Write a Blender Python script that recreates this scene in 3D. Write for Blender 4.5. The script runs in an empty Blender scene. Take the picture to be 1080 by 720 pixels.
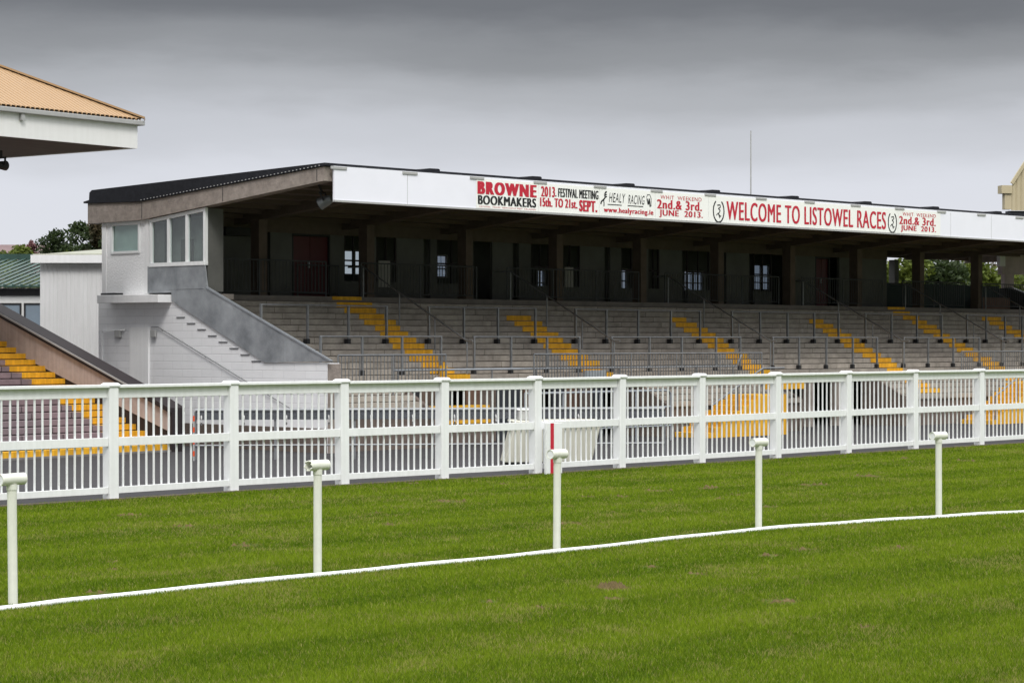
import bpy, math, random
import numpy as np
from mathutils import Vector, Matrix
random.seed(7); RNG = np.random.default_rng(7)
SC = bpy.context.scene; COL = SC.collection
H = 3.0
# ------------------------------------------------------------------ helpers
class MB:
    def __init__(s): s.v = []; s.f = []
    def add(s, vs, fs):
        n = len(s.v); s.v += [tuple(p) for p in vs]; s.f += [tuple(i + n for i in f) for f in fs]; return s
    def box(s, x0, x1, y0, y1, z0, z1):
        return s.add([(x0,y0,z0),(x1,y0,z0),(x1,y1,z0),(x0,y1,z0),(x0,y0,z1),(x1,y0,z1),(x1,y1,z1),(x0,y1,z1)],
                     [(0,3,2,1),(4,5,6,7),(0,1,5,4),(1,2,6,5),(2,3,7,6),(3,0,4,7)])
    def bar(s, a, b, w, h):                       # box beam between two points
        a = Vector(a); b = Vector(b); d = (b - a).normalized()
        up = Vector((0,0,1)) if abs(d.z) < .95 else Vector((1,0,0))
        sd = d.cross(up).normalized(); u2 = sd.cross(d).normalized()
        vs = []
        for p in (a, b):
            for q, r in ((-1,-1),(1,-1),(1,1),(-1,1)): vs.append(p + sd*q*w/2 + u2*r*h/2)
        return s.add(vs, [(0,1,2,3),(7,6,5,4),(0,4,5,1),(1,5,6,2),(2,6,7,3),(3,7,4,0)])
    def tube(s, pts, r, n=10, cap=True, r2=None):
        pts = [Vector(p) for p in pts]; rings = []
        for i, p in enumerate(pts):
            d = (pts[min(i+1, len(pts)-1)] - pts[max(i-1, 0)]).normalized()
            up = Vector((0,0,1)) if abs(d.z) < .9 else Vector((1,0,0))
            sd = d.cross(up).normalized(); u2 = sd.cross(d).normalized()
            rr = r if r2 is None else r + (r2 - r)*i/(len(pts)-1)
            rings.append([p + sd*math.cos(2*math.pi*k/n)*rr + u2*math.sin(2*math.pi*k/n)*rr for k in range(n)])
        vs = [q for g in rings for q in g]; fs = []
        for i in range(len(pts)-1):
            for k in range(n):
                a = i*n + k; b = i*n + (k+1) % n; fs.append((a, b, b+n, a+n))
        if cap: fs.append(tuple(range(n-1, -1, -1))); fs.append(tuple((len(pts)-1)*n + k for k in range(n)))
        return s.add(vs, fs)
    def prism(s, poly, x0, x1, ax='x'):           # poly of two coordinates, extruded along the axis ax
        def m(t, p):
            return (t, p[0], p[1]) if ax == 'x' else ((p[0], t, p[1]) if ax == 'y' else (p[0], p[1], t))
        n = len(poly); vs = [m(x0, p) for p in poly] + [m(x1, p) for p in poly]
        fs = [tuple(range(n)), tuple(range(2*n-1, n-1, -1))]
        for i in range(n): j = (i+1) % n; fs.append((i, i+n, j+n, j))
        return s.add(vs, fs)
def obj(name, mb, m, parent=None, smooth=False, bevel=0, fix=False):
    me = bpy.data.meshes.new(name); me.from_pydata(mb.v, [], mb.f)
    if smooth: me.polygons.foreach_set('use_smooth', [True]*len(me.polygons))
    if fix or True:
        import bmesh
        if len(mb.f) < 60000:
            bm = bmesh.new(); bm.from_mesh(me); bmesh.ops.recalc_face_normals(bm, faces=bm.faces); bm.to_mesh(me); bm.free()
    me.materials.append(m)
    o = bpy.data.objects.new(name, me); COL.objects.link(o)
    if parent: o.parent = parent
    if smooth:
        try: me.set_sharp_from_angle(angle=math.radians(40))
        except Exception: pass
    if bevel:
        b = o.modifiers.new('bevel', 'BEVEL'); b.width = bevel; b.segments = 2; b.limit_method = 'ANGLE'
    return o
def tag(o, label=None, cat=None, group=None, kind=None):
    if label: o['label'] = label
    if cat: o['category'] = cat
    if group: o['group'] = group
    if kind: o['kind'] = kind
    return o
def thing(name, label, cat, loc=(0,0,0), rz=0, group=None):
    o = bpy.data.objects.new(name, None); COL.objects.link(o); o.empty_display_size = .2
    o.location = loc; o.rotation_euler = (0,0,rz); return tag(o, label, cat, group)
def copy_tree(o, parent=None):
    c = o.copy(); COL.objects.link(c); c.parent = parent
    for ch in list(o.children): copy_tree(ch, c)
    return c
# ------------------------------------------------------------------ materials
def mat(name, col, rough=.7, metal=0, var=.12, scale=3, col2=None, bump=0, bscale=40, spec=.4, stretch=None, streak=0):
    m = bpy.data.materials.new(name); m.use_nodes = True; nt = m.node_tree; N = nt.nodes; Lk = nt.links
    b = N['Principled BSDF']; b.inputs['Roughness'].default_value = rough; b.inputs['Metallic'].default_value = metal
    b.inputs['Specular IOR Level'].default_value = spec
    tc = N.new('ShaderNodeTexCoord'); src = tc.outputs['Object']
    if stretch:
        mp = N.new('ShaderNodeMapping'); mp.inputs['Scale'].default_value = stretch; Lk.new(src, mp.inputs['Vector']); src = mp.outputs['Vector']
    n1 = N.new('ShaderNodeTexNoise'); n1.inputs['Scale'].default_value = scale; n1.inputs['Detail'].default_value = 8; n1.inputs['Roughness'].default_value = .65
    Lk.new(src, n1.inputs['Vector'])
    r = N.new('ShaderNodeValToRGB'); r.color_ramp.elements[0].position = .3; r.color_ramp.elements[1].position = .7
    c2 = col2 or tuple(c*(1-2.2*var) for c in col)
    r.color_ramp.elements[0].color = (*c2, 1); r.color_ramp.elements[1].color = (*col, 1)
    Lk.new(n1.outputs['Fac'], r.inputs['Fac']); Lk.new(r.outputs['Color'], b.inputs['Base Color'])
    m['ramp'] = r.name
    if bump:
        n2 = N.new('ShaderNodeTexNoise'); n2.inputs['Scale'].default_value = bscale; n2.inputs['Detail'].default_value = 4
        Lk.new(tc.outputs['Object'], n2.inputs['Vector'])
        bp = N.new('ShaderNodeBump'); bp.inputs['Strength'].default_value = bump; bp.inputs['Distance'].default_value = .02
        Lk.new(n2.outputs['Fac'], bp.inputs['Height']); Lk.new(bp.outputs['Normal'], b.inputs['Normal'])
    if streak:      # vertical rain streaks and grime
        mp = N.new('ShaderNodeMapping'); mp.inputs['Scale'].default_value = (6, 6, .35); Lk.new(tc.outputs['Object'], mp.inputs['Vector'])
        n3 = N.new('ShaderNodeTexNoise'); n3.inputs['Scale'].default_value = 1.6; n3.inputs['Detail'].default_value = 6; Lk.new(mp.outputs['Vector'], n3.inputs['Vector'])
        r3 = N.new('ShaderNodeValToRGB'); r3.color_ramp.elements[0].position = .42; r3.color_ramp.elements[0].color = (1-streak, 1-streak, 1-streak*1.1, 1)
        r3.color_ramp.elements[1].position = .62; r3.color_ramp.elements[1].color = (1,1,1,1); Lk.new(n3.outputs['Fac'], r3.inputs['Fac'])
        mx = N.new('ShaderNodeMix'); mx.data_type = 'RGBA'; mx.blend_type = 'MULTIPLY'; mx.inputs[0].default_value = 1
        Lk.new(r.outputs['Color'], mx.inputs[6]); Lk.new(r3.outputs['Color'], mx.inputs[7]); Lk.new(mx.outputs[2], b.inputs['Base Color'])
    return m
def brick_mat(name, c1, c2, mortar, bw, bh, ms=.012, rot=(math.radians(90),0,0), rough=.85, var=.5, axis='xz', noise=.25):
    m = mat(name, c1, rough, var=.1, scale=2); nt = m.node_tree; N = nt.nodes; Lk = nt.links; b = N['Principled BSDF']
    tc = N.new('ShaderNodeTexCoord'); sp = N.new('ShaderNodeSeparateXYZ'); cb = N.new('ShaderNodeCombineXYZ')
    Lk.new(tc.outputs['Object'], sp.inputs[0]); Lk.new(sp.outputs[0 if axis[0]=='x' else 1], cb.inputs[0]); Lk.new(sp.outputs[2], cb.inputs[1])
    br = N.new('ShaderNodeTexBrick'); br.inputs['Scale'].default_value = 1; br.inputs['Brick Width'].default_value = bw; br.inputs['Row Height'].default_value = bh
    br.inputs['Mortar Size'].default_value = ms; br.inputs['Color1'].default_value = (*c1,1); br.inputs['Color2'].default_value = (*c2,1); br.inputs['Mortar'].default_value = (*mortar,1)
    br.inputs['Mortar Smooth'].default_value = .3
    Lk.new(cb.outputs[0], br.inputs['Vector'])
    n = N.new('ShaderNodeTexNoise'); n.inputs['Scale'].default_value = 2.3; n.inputs['Detail'].default_value = 10; n.inputs['Roughness'].default_value = .7; Lk.new(tc.outputs['Object'], n.inputs['Vector'])
    r = N.new('ShaderNodeValToRGB'); r.color_ramp.elements[0].position = .32; r.color_ramp.elements[1].position = .66
    k = 1 - noise; r.color_ramp.elements[0].color = (k,k,k,1); r.color_ramp.elements[1].color = (1,1,1,1); Lk.new(n.outputs['Fac'], r.inputs['Fac'])
    mx = N.new('ShaderNodeMix'); mx.data_type = 'RGBA'; mx.blend_type = 'MULTIPLY'; mx.inputs[0].default_value = 1
    Lk.new(br.outputs['Color'], mx.inputs[6]); Lk.new(r.outputs['Color'], mx.inputs[7]); Lk.new(mx.outputs[2], b.inputs['Base Color'])
    bp = N.new('ShaderNodeBump'); bp.inputs['Strength'].default_value = .5; bp.inputs['Distance'].default_value = .01
    Lk.new(br.outputs['Fac'], bp.inputs['Height']); bp.invert = True; Lk.new(bp.outputs['Normal'], b.inputs['Normal'])
    return m
M = {}
M['white'] = mat('fence_white_paint', (.84,.85,.85), .45, var=.03, scale=5, streak=.05)
M['cream'] = mat('cream_rail_plastic', (.78,.79,.70), .4, var=.05, scale=9, streak=.08)
M['render'] = brick_mat('painted_block', (.82,.82,.83), (.79,.79,.80), (.70,.70,.71), .9, .22, .012, axis='yz', noise=.06)
M['rough'] = mat('rough_white_render', (.91,.91,.91), .9, var=.05, scale=14, bump=1.0, bscale=16)
M['slabw'] = mat('white_concrete_slab', (.84,.84,.84), .8, var=.03, scale=2, streak=.04)
M['galv'] = mat('galvanised_sheet', (.44,.46,.48), .5, .35, scale=1.1, col2=(.20,.215,.23), bump=.2, bscale=4)
M['galvdk'] = mat('galvanised_tube', (.27,.28,.29), .5, .5, var=.15, scale=4)
M['dkrail'] = mat('dull_dark_rail', (.075,.08,.082), .6, .2, var=.1)
M['galvlt'] = mat('bright_galvanised_tube', (.42,.45,.48), .4, .5, var=.1, scale=4)
M['concrete'] = mat('weathered_concrete', (.32,.275,.24), .9, scale=5, col2=(.19,.16,.14), bump=.6, bscale=25)
M['terrace'] = brick_mat('terrace_concrete', (.43,.385,.33), (.34,.30,.26), (.14,.12,.10), 2.1, 5.0, .012, axis='xz', noise=.45)
M['tread'] = mat('terrace_tread', (.22,.195,.175), .9, var=.15, scale=2)
M['yellow'] = mat('yellow_step_paint', (.84,.46,.02), .75, scale=5, col2=(.66,.33,.02), streak=.22)
M['soffit'] = mat('brown_soffit', (.12,.085,.065), .85, scale=.8, col2=(.075,.055,.045), stretch=(.6,4,1))
M['roofblk'] = mat('black_roof_felt', (.022,.023,.028), .8, var=.2, scale=6, spec=.15)
M['fascia'] = mat('fascia_white', (.86,.86,.93), .4, var=.02, scale=1)
M['banner'] = mat('banner_white', (.90,.90,.86), .45, var=.01, scale=1)
M['red'] = mat('red_lettering', (.55,.02,.045), .5, var=.05)
M['black'] = mat('black_lettering', (.012,.013,.015), .5, var=.02)
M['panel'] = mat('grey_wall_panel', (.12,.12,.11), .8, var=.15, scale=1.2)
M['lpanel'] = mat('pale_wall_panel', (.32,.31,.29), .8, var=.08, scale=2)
M['reddoor'] = mat('dark_red_door', (.075,.006,.012), .5, var=.1)
M['column'] = mat('brown_column', (.12,.09,.07), .85, var=.15)
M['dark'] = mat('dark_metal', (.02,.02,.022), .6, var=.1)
M['navy'] = mat('navy_door', (.035,.04,.05), .6, var=.1)
M['brownp'] = mat('brown_board', (.17,.10,.07), .8, var=.15)
M['dgreen'] = mat('dark_green_hoarding', (.014,.03,.028), .7, var=.1)
M['tarmac'] = mat('tarmac', (.040,.038,.041), .9, var=.1, scale=1.2, bump=.3, bscale=60)
M['kerb'] = mat('concrete_kerb', (.22,.21,.20), .9, var=.2, scale=3)
M['tanroof'] = mat('tan_roof_sheet', (.37,.235,.12), .6, var=.03, scale=.6)
M['tanclad'] = mat('tan_cladding', (.50,.43,.28), .6, var=.06, scale=1)
M['pinkc'] = mat('pink_grey_concrete', (.52,.44,.42), .9, scale=2.5, col2=(.40,.33,.315), bump=.3, streak=.12)
M['dirtyc'] = mat('dirty_brown_concrete', (.17,.132,.11), .9, scale=2.5, col2=(.09,.07,.06), bump=.4)
M['brownc'] = mat('dark_brown_capping', (.03,.022,.024), .7, var=.15, scale=2)
M['purple'] = brick_mat('mauve_seating', (.27,.195,.205), (.23,.18,.19), (.08,.06,.06), 1.4, 5.0, .02, axis='xz', noise=.3)
M['gutter'] = mat('grey_gutter', (.42,.42,.41), .5, var=.08)
M['whitew'] = mat('white_weatherboard', (.80,.80,.78), .6, var=.02, scale=1.2, streak=.03)
M['shed'] = mat('white_corrugated_shed', (.72,.72,.72), .6, var=.03, scale=1, streak=.06)
M['ltgreen'] = mat('pale_green_roof', (.33,.335,.265), .6, var=.1)
M['green'] = mat('green_roof_sheet', (.035,.08,.065), .45, var=.2, scale=1.5)
M['bark'] = mat('bark', (.10,.075,.05), .9, var=.2, scale=8)
M['cab'] = mat('cream_fibreglass', (.66,.65,.55), .5, var=.06, scale=1.5, streak=.12)
M['orange'] = mat('orange_paint', (.75,.10,.03), .5, var=.05)
M['curtain'] = mat('pale_green_blind', (.34,.42,.39), .8, var=.08, scale=3)
M['roomin'] = mat('room_interior', (.20,.215,.20), .85, var=.1)
M['far'] = mat('far_hill', (.22,.19,.20), .95, var=.2, scale=.3)
# galvanised mesh (perforated look in metal) for the crowd guard rail
M['perf'] = mat('perforated_steel', (.16,.17,.19), .5, .5, var=.2, scale=40, col2=(.05,.05,.055))
def glass(name, tint=(.90,.94,.93), alpha=.35):
    m = bpy.data.materials.new(name); m.use_nodes = True; nt = m.node_tree; N = nt.nodes; Lk = nt.links
    out = N['Material Output']; N.remove(N['Principled BSDF'])
    t = N.new('ShaderNodeBsdfTransparent'); t.inputs[0].default_value = (*tint,1); g = N.new('ShaderNodeBsdfGlossy'); g.inputs['Roughness'].default_value = .03
    g.inputs[0].default_value = (.9,.9,.9,1); mx = N.new('ShaderNodeMixShader'); mx.inputs[0].default_value = .06
    Lk.new(t.outputs[0], mx.inputs[1]); Lk.new(g.outputs[0], mx.inputs[2]); Lk.new(mx.outputs[0], out.inputs[0]); return m
M['glass'] = glass('window_glass')
M['dimglass'] = glass('dimmed_glass', (.62,.66,.68)); M['dimmerglass'] = glass('dark_dimmed_glass', (.36,.40,.44))  # tints dim the sky seen through the rear panes
def leaf_mat(name, c1, c2, c3=None, trans=.3):
    m = bpy.data.materials.new(name); m.use_nodes = True; nt = m.node_tree; N = nt.nodes; Lk = nt.links
    b = N['Principled BSDF']; b.inputs['Roughness'].default_value = .6; b.inputs['Specular IOR Level'].default_value = .25
    g = N.new('ShaderNodeNewGeometry'); r = N.new('ShaderNodeValToRGB')
    r.color_ramp.elements[0].color = (*c1,1); r.color_ramp.elements[1].color = (*c2,1)
    if c3: e = r.color_ramp.elements.new(.93); e.color = (*c2,1); r.color_ramp.elements[-1].color = (*c3,1)
    tc = N.new('ShaderNodeTexCoord'); n = N.new('ShaderNodeTexNoise'); n.inputs['Scale'].default_value = .55; n.inputs['Detail'].default_value = 5
    Lk.new(tc.outputs['Object'], n.inputs['Vector'])
    ma = N.new('ShaderNodeMath'); ma.operation = 'MULTIPLY_ADD'; ma.inputs[1].default_value = 1.5; ma.inputs[2].default_value = -.75
    Lk.new(n.outputs['Fac'], ma.inputs[0]); ad = N.new('ShaderNodeMath'); ad.operation = 'MULTIPLY_ADD'; ad.inputs[1].default_value = .6; 
    ad2 = N.new('ShaderNodeMath'); ad2.operation = 'ADD'; ad2.inputs[1].default_value = .2; Lk.new(ma.outputs[0], ad2.inputs[0])
    Lk.new(g.outputs['Random Per Island'], ad.inputs[0]); Lk.new(ad2.outputs[0], ad.inputs[2]); Lk.new(ad.outputs[0], r.inputs['Fac'])
    Lk.new(r.outputs['Color'], b.inputs['Base Color'])
    t = N.new('ShaderNodeBsdfTranslucent'); Lk.new(r.outputs['Color'], t.inputs[0]); mx = N.new('ShaderNodeMixShader'); mx.inputs[0].default_value = trans
    Lk.new(b.outputs[0], mx.inputs[1]); Lk.new(t.outputs[0], mx.inputs[2]); Lk.new(mx.outputs[0], N['Material Output'].inputs[0]); return m
M['leafd'] = leaf_mat('dark_leaves', (.018,.032,.012), (.05,.075,.022))
M['leafg'] = leaf_mat('green_leaves', (.05,.075,.012), (.15,.19,.03))
M['leafb'] = leaf_mat('bronze_leaves', (.03,.04,.018), (.10,.07,.035))
M['leafr'] = leaf_mat('red_blossom', (.10,.05,.05), (.22,.10,.10))
# ground material: worn mown turf with bands and bare patches
def turf_mat():
    m = bpy.data.materials.new('turf'); m.use_nodes = True; nt = m.node_tree; N = nt.nodes; Lk = nt.links; b = N['Principled BSDF']
    b.inputs['Roughness'].default_value = .9; b.inputs['Specular IOR Level'].default_value = .1
    tc = N.new('ShaderNodeTexCoord')
    def noise(s, d=6): 
        n = N.new('ShaderNodeTexNoise'); n.inputs['Scale'].default_value = s; n.inputs['Detail'].default_value = d; Lk.new(tc.outputs['Object'], n.inputs['Vector']); return n.outputs['Fac']
    def ramp(f, stops):
        r = N.new('ShaderNodeValToRGB'); r.color_ramp.elements[0].position = stops[0][0]; r.color_ramp.elements[0].color = (*stops[0][1],1)
        r.color_ramp.elements[1].position = stops[1][0]; r.color_ramp.elements[1].color = (*stops[1][1],1); Lk.new(f, r.inputs['Fac']); return r.outputs['Color']
    c = ramp(noise(1.3, 8), ((.3, (.045,.075,.008)), (.7, (.09,.13,.016))))
    n2 = ramp(noise(9, 8), ((.62, (0,0,0)), (.75, (1,1,1))))
    mx = N.new('ShaderNodeMix'); mx.data_type = 'RGBA'; Lk.new(n2, mx.inputs[0]); Lk.new(c, mx.inputs[6]); mx.inputs[7].default_value = (.11,.10,.035,1)
    Lk.new(mx.outputs[2], b.inputs['Base Color']); return m
M['turf'] = turf_mat()
def blade_mat():
    m = bpy.data.materials.new('grass_blades'); m.use_nodes = True; nt = m.node_tree; N = nt.nodes; Lk = nt.links; b = N['Principled BSDF']
    b.inputs['Roughness'].default_value = .8; b.inputs['Specular IOR Level'].default_value = .06
    a = N.new('ShaderNodeAttribute'); a.attribute_name = 'tint'; Lk.new(a.outputs['Color'], b.inputs['Base Color'])
    t = N.new('ShaderNodeBsdfTranslucent'); Lk.new(a.outputs['Color'], t.inputs[0]); mx = N.new('ShaderNodeMixShader'); mx.inputs[0].default_value = .3
    Lk.new(b.outputs[0], mx.inputs[1]); Lk.new(t.outputs[0], mx.inputs[2]); Lk.new(mx.outputs[0], N['Material Output'].inputs[0]); return m
M['blades'] = blade_mat()
# ------------------------------------------------------------------ frames of reference
def frame(k): n = math.hypot(k, 1); return (k/n, 1/n)
MD = frame(2330/2400); MO = (-4.956, 61.0); MA = math.atan2(MD[1], MD[0])        # main grandstand
SD = frame(1810/2400); SO = (-8.95, 62.2); SA = math.atan2(SD[1], SD[0])         # near stand at the left
def W(u, v, z=0): return (MO[0] + MD[0]*u - MD[1]*v, MO[1] + MD[1]*u + MD[0]*v, z)
def S(u, v, z=0): return (SO[0] + SD[0]*u - SD[1]*v, SO[1] + SD[1]*u + SD[0]*v, z)
# ------------------------------------------------------------------ ground
FP = [(-13.6,36.9),(-11.6,38.95),(-9.6,41.0),(-7.6,43.11),(-5.6,45.4),(-3.54,47.45),(-1.52,49.4),(.53,51.35),(2.53,53.6),(4.6,55.8),(6.73,58.1),(8.9,60.6),(11.13,63.1),(13.45,65.5),(15.8,68.0),(18.1,70.4),(20.4,72.9)]
g = MB(); g.add([(-1500,-200,0),(1500,-200,0),(1500,2600,0),(-1500,2600,0)], [(0,1,2,3)])
tag(obj('ground', g, M['turf']), kind='structure')
t = MB(); off = [(x+.08, y-.12) for x, y in FP]
poly = [(-60,-8)] + off + [(90,142),(90,260),(-160,260),(-160,-8)]
t.add([(x, y, .004) for x, y in poly], [tuple(range(len(poly)))])
tag(obj('tarmac_apron', t, M['tarmac']), kind='structure')
k = MB()
for (a, b) in zip(off[:-1], off[1:]): k.bar((a[0]+.02, a[1]+.03, .0), (b[0]+.02, b[1]+.03, .0), .14, .07)
tag(obj('kerb', k, M['dirtyc']), kind='structure')
hv = []; 
for i in range(40):
    a = math.pi*i/39; x = -190 + i*9; h = 7 + 14*math.exp(-((x+62)/26.)**2)
    hv.append((x, 330, h))
vs = []; 
for (x, y, h) in hv: vs += [(x, y, 0), (x, y+30, h*.8), (x, y+80, h), (x, y+300, 0)]
fs = [(i*4+j, (i+1)*4+j, (i+1)*4+j+1, i*4+j+1) for i in range(39) for j in range(3)]
tag(obj('hill', MB().add(vs, fs), M['far'], smooth=True), kind='structure')
# ------------------------------------------------------------------ white crowd fence
fence = thing('picket_fence', 'long white wooden picket fence with broad posts between the turf and the tarmac', 'fence', (FP[0][0], FP[0][1], 0))
fx, fy = FP[0]
for i, (x, y) in enumerate(FP):
    a = FP[max(i-1,0)]; b = FP[min(i+1, len(FP)-1)]; an = math.atan2(b[1]-a[1], b[0]-a[0])
    if i == 0:
        pm = MB().box(-.11,.11,-.11,.11,-.1,2.14); post0 = obj('post', pm, M['white'], fence, bevel=.012)
        c = MB()
        n = 4
        for q in range(n):
            w0 = .155 if q < 2 else .155 - .035*(q-1); 
            c.box(-w0, w0, -w0, w0, 2.14 + .028*q, 2.14 + .028*(q+1) + .0)
        cap0 = obj('post_cap', MB().add([(-.135,-.135,2.14),(.135,-.135,2.14),(.135,.135,2.14),(-.135,.135,2.14),(-.14,-.14,2.185),(.14,-.14,2.185),(.14,.14,2.185),(-.14,.14,2.185),
             (-.10,-.10,2.22),(.10,-.10,2.22),(.10,.10,2.22),(-.10,.10,2.22)],
             [(0,3,2,1),(0,1,5,4),(1,2,6,5),(2,3,7,6),(3,0,4,7),(4,5,9,8),(5,6,10,9),(6,7,11,10),(7,4,8,11),(8,9,10,11)]), M['white'], post0, bevel=.012)
        p = post0
    else: p = copy_tree(post0, fence)
    p.location = (x-fx, y-fy, 0); p.rotation_euler = (random.uniform(-.004,.004), random.uniform(-.006,.006), an)
for i in range(len(FP)-1):
    (ax, ay), (bx, by) = FP[i], FP[i+1]; L = math.hypot(bx-ax, by-ay); an = math.atan2(by-ay, bx-ax)
    c = MB(); x0, x1 = .112, L-.112; dz = random.uniform(-.008,.008)
    c.box(x0, x1, -.125, .07, 2.125+dz, 2.18+dz); c.box(x0, x1, -.03, -.002, 1.93+dz, 2.125+dz)
    c.box(x0, x1, -.075, -.022, 1.02, 1.185); c.box(x0, x1, -.075, -.022, .125, .25)
    r = obj('fence_rails', c, M['white'], fence, bevel=.006); r.location = (ax-fx, ay-fy, 0); r.rotation_euler = (0,0,an)
    c = MB(); n = 14
    for q in range(n):
        px = x0 + (x1-x0)*(q+1)/(n+1) + random.uniform(-.006,.006); tl = random.uniform(-.004,.004)
        c.bar((px-tl, .0, .15), (px+tl, .0, 1.99), .03, .03)
    obj('pickets', c, M['white'], r)
# winning post board in front of the fence
wp = thing('marker_board', 'low white board with a vertical red stripe standing against the picket fence', 'marker board', (.87, 51.5, 0), math.atan2(2.1,2.05))
obj('board', MB().box(-.30,.22,-.16,-.09,.0,1.16), M['white'], wp, bevel=.006)
obj('stripe', MB().box(-.17,-.06,-.166,-.161,.0,1.16), M['red'], wp)
# ------------------------------------------------------------------ running rail: stub posts and the rail lying in the grass
RP = [(-5.66,25.81,'leftmost of the white stub posts, leaning left, beside the dead end of the lying rail'),
      (-2.5,29.27,'white stub post with a chipped tee head, second from the left on the turf'),
      (.64,32.58,'white stub post with a tee head overlapping the red striped board'),
      (3.94,36.36,'white stub post with a tee head in front of the yellow block behind the fence'),
      (7.3,38.92,'rightmost white stub post with a tee head on the turf')]
RP[0] = (RP[0][0], RP[0][1], 'leftmost white stub post with tee head, leaning slightly left at the photo edge')
rd = []
for i, (x, y, lab) in enumerate(RP):
    a = RP[max(i-1,0)]; b = RP[min(i+1,4)]; an = math.atan2(b[1]-a[1], b[0]-a[0])
    zt = (1.42, 1.39, 1.37, 1.37, 1.37)[i]
    o = thing('running_rail_post', lab, 'rail post', (x, y, 0), an + .05, 'white stub posts left standing on the turf')
    pm = MB().tube([(0,0,-.1),(0,0,zt-.04)], .054, 20); obj('post', pm, M['cream'], o, smooth=True)
    c = MB(); n = 20; R, r_ = .068, .058; vs = []; fs = []
    for xx, rr in ((-.17,r_),(-.17,R),(.17,R),(.17,r_)):
        for q in range(n): vs.append((xx + (.02*math.sin(q*1.9) if i == 1 and xx < 0 else 0), math.cos(2*math.pi*q/n)*rr, zt+.02+math.sin(2*math.pi*q/n)*rr))
    for s_ in range(4):
        for q in range(n): fs.append((s_*n+q, s_*n+(q+1)%n, ((s_+1)%4)*n+(q+1)%n, ((s_+1)%4)*n+q))
    c.add(vs, fs); hd = obj('tee_head', c, M['cream'], o, smooth=True)
    if i != 1: obj('end_disc', MB().tube([(-.162,0,zt+.02),(-.13,0,zt+.02)], .0575, 20), M['white'], o, smooth=True)  # white disc set just inside the left end of the head
    obj('collar', MB().tube([(0,0,zt-.10),(0,0,zt-.035)], .061, 20), M['cream'], o, smooth=True)
    o.rotation_euler = ((.0,-.012), (.0,.0), (.0,.012), (0,.004), (0,-.004))[i] + (an + .05,)
PL = [(-9.5,22.2),(-7.4,23.95),(-5.74,25.53),(-4.72,26.75),(-2.5,29.15),(-.95,30.75),(.64,32.45),(2.2,34.3),(3.94,36.25),(5.6,37.6),(7.3,38.82),(8.95,39.9),(10.8,40.8),(13.5,41.9)]
def smooth_path(P, n=8):
    out = []
    for i in range(len(P)-1):
        p0 = Vector(P[max(i-1,0)]); p1 = Vector(P[i]); p2 = Vector(P[i+1]); p3 = Vector(P[min(i+2,len(P)-1)])
        for q in range(n):
            t_ = q/n; out.append(.5*((2*p1)+(-p0+p2)*t_+(2*p0-5*p1+4*p2-p3)*t_**2+(-p0+3*p1-3*p2+p3)*t_**3))
    out.append(Vector(P[-1])); return out
sp = smooth_path(PL)
sp = [(p.x + .10, p.y - .10) for p in sp]
rm = MB().tube([(p[0], p[1], .026 + .005*math.sin(i*.7)) for i, p in enumerate(sp)], .036, 12)
tag(obj('lying_rail', rm, M['white'], smooth=True), 'white plastic running rail lying in the grass at the foot of the stub posts', 'rail')
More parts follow.
